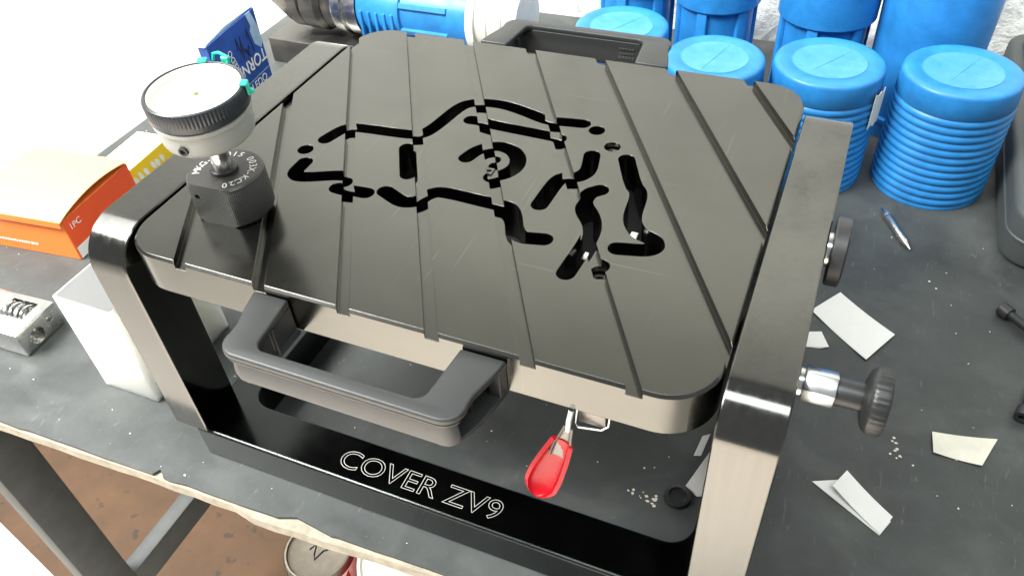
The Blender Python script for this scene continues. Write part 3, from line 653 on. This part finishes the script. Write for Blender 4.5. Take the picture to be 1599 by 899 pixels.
b = BM(); lathe(b, [(0, 0), (49, 0), (49, 18), (47, 20), (48.5, 22), (48.5, 40), (46, 42), (46, 62), (0, 62)], (-52, CY, CZ), AX, 64); part('tube', b, 'cream_plastic', pt)

# blue inverted tubs
def tub(x, y, r, h, label, ridges=True, group='upturned blue tubs with ridged sides', stick=False):
    t = thing('blue_tub', label, 'tub', (x, y, 0), group)
    prof = [(0, 0.2), (r * 1.01, 0.2), (r * 1.02, 2)]
    z = 5; H = h * 0.80 if ridges else 6; n = 12
    if ridges:
        st = (H - 5) / n
        for i in range(n):
            f = 1.03
            prof += [(r * f - 2.2, z + 0.3), (r * f - 0.4, z + st * 0.22), (r * f, z + st * 0.5), (r * f - 0.4, z + st * 0.78), (r * f - 2.2, z + st * 0.98)]; z += st
    prof += [(r * 1.02, h * 0.81 if ridges else 8), (r * 1.005, h - 5), (r * 0.995, h - 2.4), (r - 2.4, h - 0.7), (r - 6, h), (r * 0.74, h - 0.5), (r * 0.70, h - 1.3), (r * 0.67, h - 1.5), (r * 0.66, h - 1.1), (r * 0.64, h - 1.4), (0, h - 2.4)]
    b = BM(); lathe(b, prof, (x, y, 0), n=72); part('shell', b, 'blue', t, smooth=50)
    b = BM(); lathe(b, [(0, h - 2.2), (r * 0.66, h - 1.8), (r * 0.67, h - 1.0), (r * 0.62, h - 1.1), (0, h - 1.5)], (x, y, 0), n=48); pn = part('worn_disc', b, 'blue_light', t, 'scuffed paler blue disc')
    aa = random.uniform(0.9, 1.9); b = BM()
    Rr = Matrix.Translation((x, y, 0)) @ Matrix.Rotation(aa, 4, 'Z'); box(b, -r * 0.62, r * 0.62, -1.3, 1.3, h - 1.7, h - 0.85, 0.3, 1, Rr); part('moulding_line', b, 'blue_light', t)
    return t
random.seed(4)
tub(558, 637, 61, 145, 'upturned blue tub with ridged sides beside the dark case')
t2 = tub(422, 618, 60, 145, 'upturned blue tub with ridged sides and a torn paper label')
b = BM(); t = BM()
A = []; 
for i in range(6):
    a = math.radians(-30 + 5 * i); A.append([t.verts.new((422 + 64.0 * math.cos(a), 618 + 64.0 * math.sin(a), z)) for z in (84 + 4 * (i % 2), 128 - 3 * (i % 2))])
for p_, q_ in zip(A, A[1:]): t.faces.new((p_[0], q_[0], q_[1], p_[1]))
ex = bmesh.ops.extrude_face_region(t, geom=list(t.faces))
for v in ex['geom']:
    if isinstance(v, bmesh.types.BMVert): d = Vector((v.co.x - 422, v.co.y - 618, 0)).normalized(); v.co += d * 0.6
merge(b, t); part('paper_label', b, 'cream_paper', t2)
tub(298, 596, 57, 143, 'upturned blue tub with scuffed top directly behind the rear handle corner')
tub(171, 645, 58, 143, 'upturned blue tub mostly hidden behind the rear handle')
def tall(x, y, r, h, cap_h, label, fins):
    t = thing('blue_tool_tube', label, 'tool tube', (x, y, 0), 'tall blue tool tubes against the wall')
    b = BM(); lathe(b, [(0, 0.2), (r * 0.92, 0.2), (r * 0.92, 3), (r * 0.86, 5), (r * 0.86, h - cap_h), (0, h - cap_h)], (x, y, 0), n=56); part('tube', b, 'blue', t)
    for k_ in range(fins):
        a = 2 * PI * k_ / fins + 0.35
        b = BM(); box(b, r * 0.82, r * 0.95, -7, 7, 6, h - cap_h - 1, 2, 2, Matrix.Translation((x, y, 0)) @ Matrix.Rotation(a, 4, 'Z')); part('fin', b, 'blue', t)
    b = BM(); lathe(b, [(r * 0.80, h - cap_h - 0.5), (r - 2, h - cap_h - 0.5), (r, h - cap_h + 2), (r, h - 4), (r - 4, h), (0, h)], (x, y, 0), n=64); part('cap', b, 'blue', t)
    return t
tall(402, 775, 60, 200, 70, 'tall blue tool tube with wide cap behind the tub with the paper label', 6)
tall(262, 782, 56, 200, 70, 'tall blue tool tube with wide cap between the gaps of bare wall', 6)
tall(150, 790, 54, 200, 60, 'tall blue tool tube with wide cap behind the half hidden tub', 6)
bc = thing('blue_canister', 'large smooth blue plastic canister behind the ridged tubs', 'canister', (528, 772, 0))
b = BM(); lathe(b, [(0, 0.2), (64, 0.2), (64, 20), (60, 22), (62, 30), (66, 230), (64, 236), (0, 236)], (528, 772, 0), n=72); part('body', b, 'blue', bc)
b = BM(); lathe(b, [(60, 20.5), (67, 20.5), (67, 26), (61, 27)], (528, 772, 0), n=72); part('foot_ring', b, 'blue', bc)

# dark case at the right edge
dc = thing('dark_case', 'dark grey plastic case with rounded corners beside the ridged blue tub', 'case', (760, 720, 0))
b = BM(); prism(b, rrect(634, 900, 497, 960 - 20, 34, 8), 0.2, 62, bev=7, seg=4); part('shell', b, 'dark_case', dc)
b = BM(); prism(b, rrect(650, 884, 514, 924, 26, 8), 61.5, 72, bev=3.5, seg=3); part('raised_lid', b, 'dark_case', dc)
b = BM(); prism(b, rrect(632.5, 901.5, 495.5, 941.5, 35, 8), 30, 34, bev=1, seg=1); part('seam_band', b, 'dark_case', dc)

# ------------------------------------------------------------------ small things on the bench
def sheet_(name, pts, label, material='paper', group=None, t=0.35):
    """thin paper: pts (x,y,z) fan, given thickness"""
    b = BM(); v = [b.verts.new(p) for p in pts]; b.faces.new(v)
    ex = bmesh.ops.extrude_face_region(b, geom=list(b.faces))
    for q in ex['geom']:
        if isinstance(q, bmesh.types.BMVert): q.co.z += t
    c = [sum(p[i] for p in pts) / len(pts) for i in range(2)]
    return solo(name, b, material, label, 'paper', (c[0], c[1], 0), group, 0)
def curled(name, quad, label, material='paper', lift=3.0, nz=8, along=0):
    """paper strip bent upward towards one end: quad of 4 corners on the bench"""
    b = BM(); q = [Vector((p[0], p[1], 0.4)) for p in quad]; rows = []
    for i in range(nz + 1):
        u = i / nz; L_ = q[0].lerp(q[1], u); R_ = q[3].lerp(q[2], u); z = lift * (1 - math.sin(PI * (0.1 + 0.8 * u)))
        rows.append([b.verts.new(L_.lerp(R_, v_) + Vector((0, 0, z + 0.3 * math.sin(3 * v_)))) for v_ in (0, 0.33, 0.66, 1)])
    for a, c in zip(rows, rows[1:]):
        for j in range(3): b.faces.new((a[j], a[j + 1], c[j + 1], c[j]))
    ex = bmesh.ops.extrude_face_region(b, geom=list(b.faces))
    for p in ex['geom']:
        if isinstance(p, bmesh.types.BMVert): p.co.z += 0.4
    c = [sum(p[i] for p in quad) / 4 for i in range(2)]
    return solo(name, b, material, label, 'paper', (c[0], c[1], 0), None, 40)
curled('paper_slip', [(487.8, 400.2), (543.7, 356.1), (521.1, 313.1), (464, 364)], 'largest flat white paper slip, beside the right fixture arm', lift=2.2)
sheet_('paper_scrap', [(463, 333, 0.2), (477.4, 337.8, 0.8), (486.5, 318.2, 2.0), (479, 315, 0.3), (462, 312, 0.2)], 'small torn white paper scrap tucked under the right arm')
curled('paper_slip', [(581.8, 246.0), (633.3, 256.5), (621.4, 223.4), (583.7, 223.8)], 'stained cream paper slip lying alone on the bench', 'cream_paper', 2.0)
# folded slip: a lower leaf on the bench and an upper leaf folded back over it, open along its left edge
b = BM()
for pts, n in ((((492.9, 159.3, 0.4), (521, 172, 0.6), (556, 143, 0.5), (548.6, 127.2, 0.4)), 1), (((517.5, 174.0, 9.0), (556.5, 146.0, 3.2), (549.2, 128.0, 0.9), (508.5, 155.5, 8.0)), 5)):
    q = [Vector(p) for p in pts]; rows = []
    for k_ in range(n + 1):
        u = k_ / n; A_ = q[0].lerp(q[1], u); B_ = q[3].lerp(q[2], u); dz = -1.6 * math.sin(PI * u) if n > 1 else 0
        rows.append((b.verts.new(A_ + Vector((0, 0, dz))), b.verts.new(B_ + Vector((0, 0, dz)))))
    for a, c in zip(rows, rows[1:]): b.faces.new((a[0], a[1], c[1], c[0]))
ex = bmesh.ops.extrude_face_region(b, geom=list(b.faces))
for q in ex['geom']:
    if isinstance(q, bmesh.types.BMVert): q.co.z += 0.35
solo('paper_slip', b, 'paper', 'folded white paper slip with one leaf standing up', 'paper', (530, 150, 0), None, 30)
b = BM(); v = [b.verts.new(p) for p in ((397.4, 173, 0.5), (403.5, 178, 0.5), (401, 152, 0.5), (395, 150, 0.5))]; b.faces.new(v)
ex = bmesh.ops.extrude_face_region(b, geom=list(b.faces))
for q in ex['geom']:
    if isinstance(q, bmesh.types.BMVert): q.co.z += 0.35
solo('paper_scrap', b, 'paper', 'narrow white paper strip under the fixture plate', 'paper', (399, 163, 0), None, 0)
sheet_('paper_scrap', [(396, 118, 0.3), (407, 111, 0.3), (413, 113.6, 0.3), (413, 170, 4), (409, 163, 3)], 'wedge of white paper lying inside the fixture base beside the right leg')
pn = thing('turned_pin', 'small pointed bright steel pin in front of the ridged tubs', 'pin', (532, 524, 0))
d = Vector((34.1, -66.4, 0)).normalized(); o0 = Vector((515, 557, 4.2))
b = BM(); lathe(b, [(0, 0), (1.6, 0.5), (2.4, 8), (4.0, 9), (4.0, 60), (3.6, 61), (2.4, 66), (0.8, 74), (0, 75)], o0, d, 24); part('shaft', b, 'steel', pn)
b = BM(); lathe(b, [(3.9, 0), (4.4, 0.3), (4.4, 3), (3.9, 3.3)], o0 + d * 12, d, 24); part('collar', b, 'zinc', pn)
def bolt(x, y, deg, label, L_=46):
    t = thing('cap_screw', label, 'screw', (x, y, 0), 'black cap screws at the bench edge'); a = math.radians(deg); d = Vector((math.cos(a), math.sin(a), 0))
    b = BM(); lathe(b, [(0, 4), (3.2, 4), (3.2, 0), (6.4, 0), (7, 0.7), (7, 11), (0, 11)], (x, y, 7.1), d, 32); part('head', b, 'black_steel', t)
    b = BM(); pr = [(0, 10.5)]; z = 11
    while z < L_: pr += [(4.3, z), (3.8, z + 0.9)]; z += 1.6
    lathe(b, pr + [(0, z)], (x, y, 7.1), d, 20); part('shank', b, 'black_steel', t)
bolt(636, 423, -44, 'black cap screw lying with its head towards the pointed pin', 60)
bolt(651, 283, 75, 'black cap screw standing alone near the stained paper slip', 50)
b = BM(); lathe(b, [(0, 0.2), (10.5, 0.2), (11.2, 1.2), (10.8, 5), (7.5, 5.6), (6.5, 3), (0, 3)], (392.4, 104, 0), n=32); solo('rubber_bumper', b, 'black_knob', 'small round black rubber bumper inside the fixture base', 'bumper', (392.4, 104, 0))
# swarf and paint flecks: uncountable specks
b = BM(); random.seed(21)
def fleck(x, y, s):
    n = random.randint(4, 6); a0 = random.uniform(0, 6)
    pts = [(x + s * random.uniform(0.5, 1) * math.cos(a0 + 2 * PI * i / n), y + s * random.uniform(0.35, 0.9) * math.sin(a0 + 2 * PI * i / n)) for i in range(n)]
    prism(b, pts, 0.05, 0.05 + random.uniform(0.2, 0.7))
for i in range(210):
    x = random.uniform(-480, 690); y = random.uniform(-30, 560)
    if y < front_y(x) + 4: continue
    if -18 < x < 439 and (y < 42 and y > -2 or 293 < y < 337) or (-18 < x < 14 or 413 < x < 440) and -2 < y < 337: continue
    if -170 < x < -98 and 28 < y < 142 or -485 < x < -320 and 160 < y < 395 or -435 < x < -270 and 20 < y < 90 or x > 625 and y > 480: continue
    fleck(x, y, random.choice((0.5, 0.6, 0.8, 1.0, 1.4)))
for i in range(14): fleck(368 + random.gauss(0, 7), 96 + random.gauss(0, 4), random.uniform(0.8, 2.2))
for i in range(8): fleck(552 + random.gauss(0, 6), 216 + random.gauss(0, 7), random.uniform(1.0, 2.4))
fl = part('swarf_flecks', b, 'cream_paper', None, None, 0); fl['kind'] = 'stuff'; fl['label'] = 'pale specks of swarf and paint scattered over the black bench top'; fl['category'] = 'specks'

# cans on the floor below the bench
pc = thing('paint_can', 'paint can with tin lid and white and red label below the bench edge', 'can', (-200, 205, ZF))
b = BM(); lathe(b, [(0, 0.2), (59, 0.2), (59, 138), (0, 138)], (-200, 205, ZF), n=56); part('can_body', b, 'card_white', pc)
b = BM(); lathe(b, [(58, 138), (61, 138.4), (61, 146), (58, 151), (57, 153), (54, 153), (52, 149.5), (47, 148.5), (0, 149.4)], (-200, 205, ZF), n=56); part('lid', b, 'can_lid', pc, 'dented tin lid')
b = BM(); t = BM(); A = []
for i in range(9):
    a = math.radians(-70 + 8 * i); A.append([t.verts.new((-200 + 59.5 * math.cos(a), 205 + 59.5 * math.sin(a), ZF + z)) for z in (20 + i * 4, 60 + i * 9)])
for p_, q_ in zip(A, A[1:]): t.faces.new((p_[0], q_[0], q_[1], p_[1]))
ex = bmesh.ops.extrude_face_region(t, geom=list(t.faces))
for v in ex['geom']:
    if isinstance(v, bmesh.types.BMVert): dd = Vector((v.co.x + 200, v.co.y - 205, 0)).normalized(); v.co += dd * 0.6
merge(b, t); part('red_label', b, 'can_red', pc)
b = BM(); tube(b, [(-215 + 6 * i, 200 + 14 * math.sin(i * 1.7), ZF + 149.6) for i in range(6)], 1.4, 6); part('pen_mark', b, 'ink', pc)
rc = thing('red_tin', 'wide white topped red tin next to the paint can below the bench', 'tin', (-40, 245, ZF))
b = BM(); lathe(b, [(0, 0.2), (88, 0.2), (88, 150), (0, 150)], (-40, 245, ZF), n=64); part('tin_body', b, 'can_red', rc)
b = BM(); lathe(b, [(0, 150), (89, 150), (91, 152), (91, 158), (86, 160), (82, 156), (0, 157)], (-40, 245, ZF), n=64); part('lid', b, 'card_white', rc)
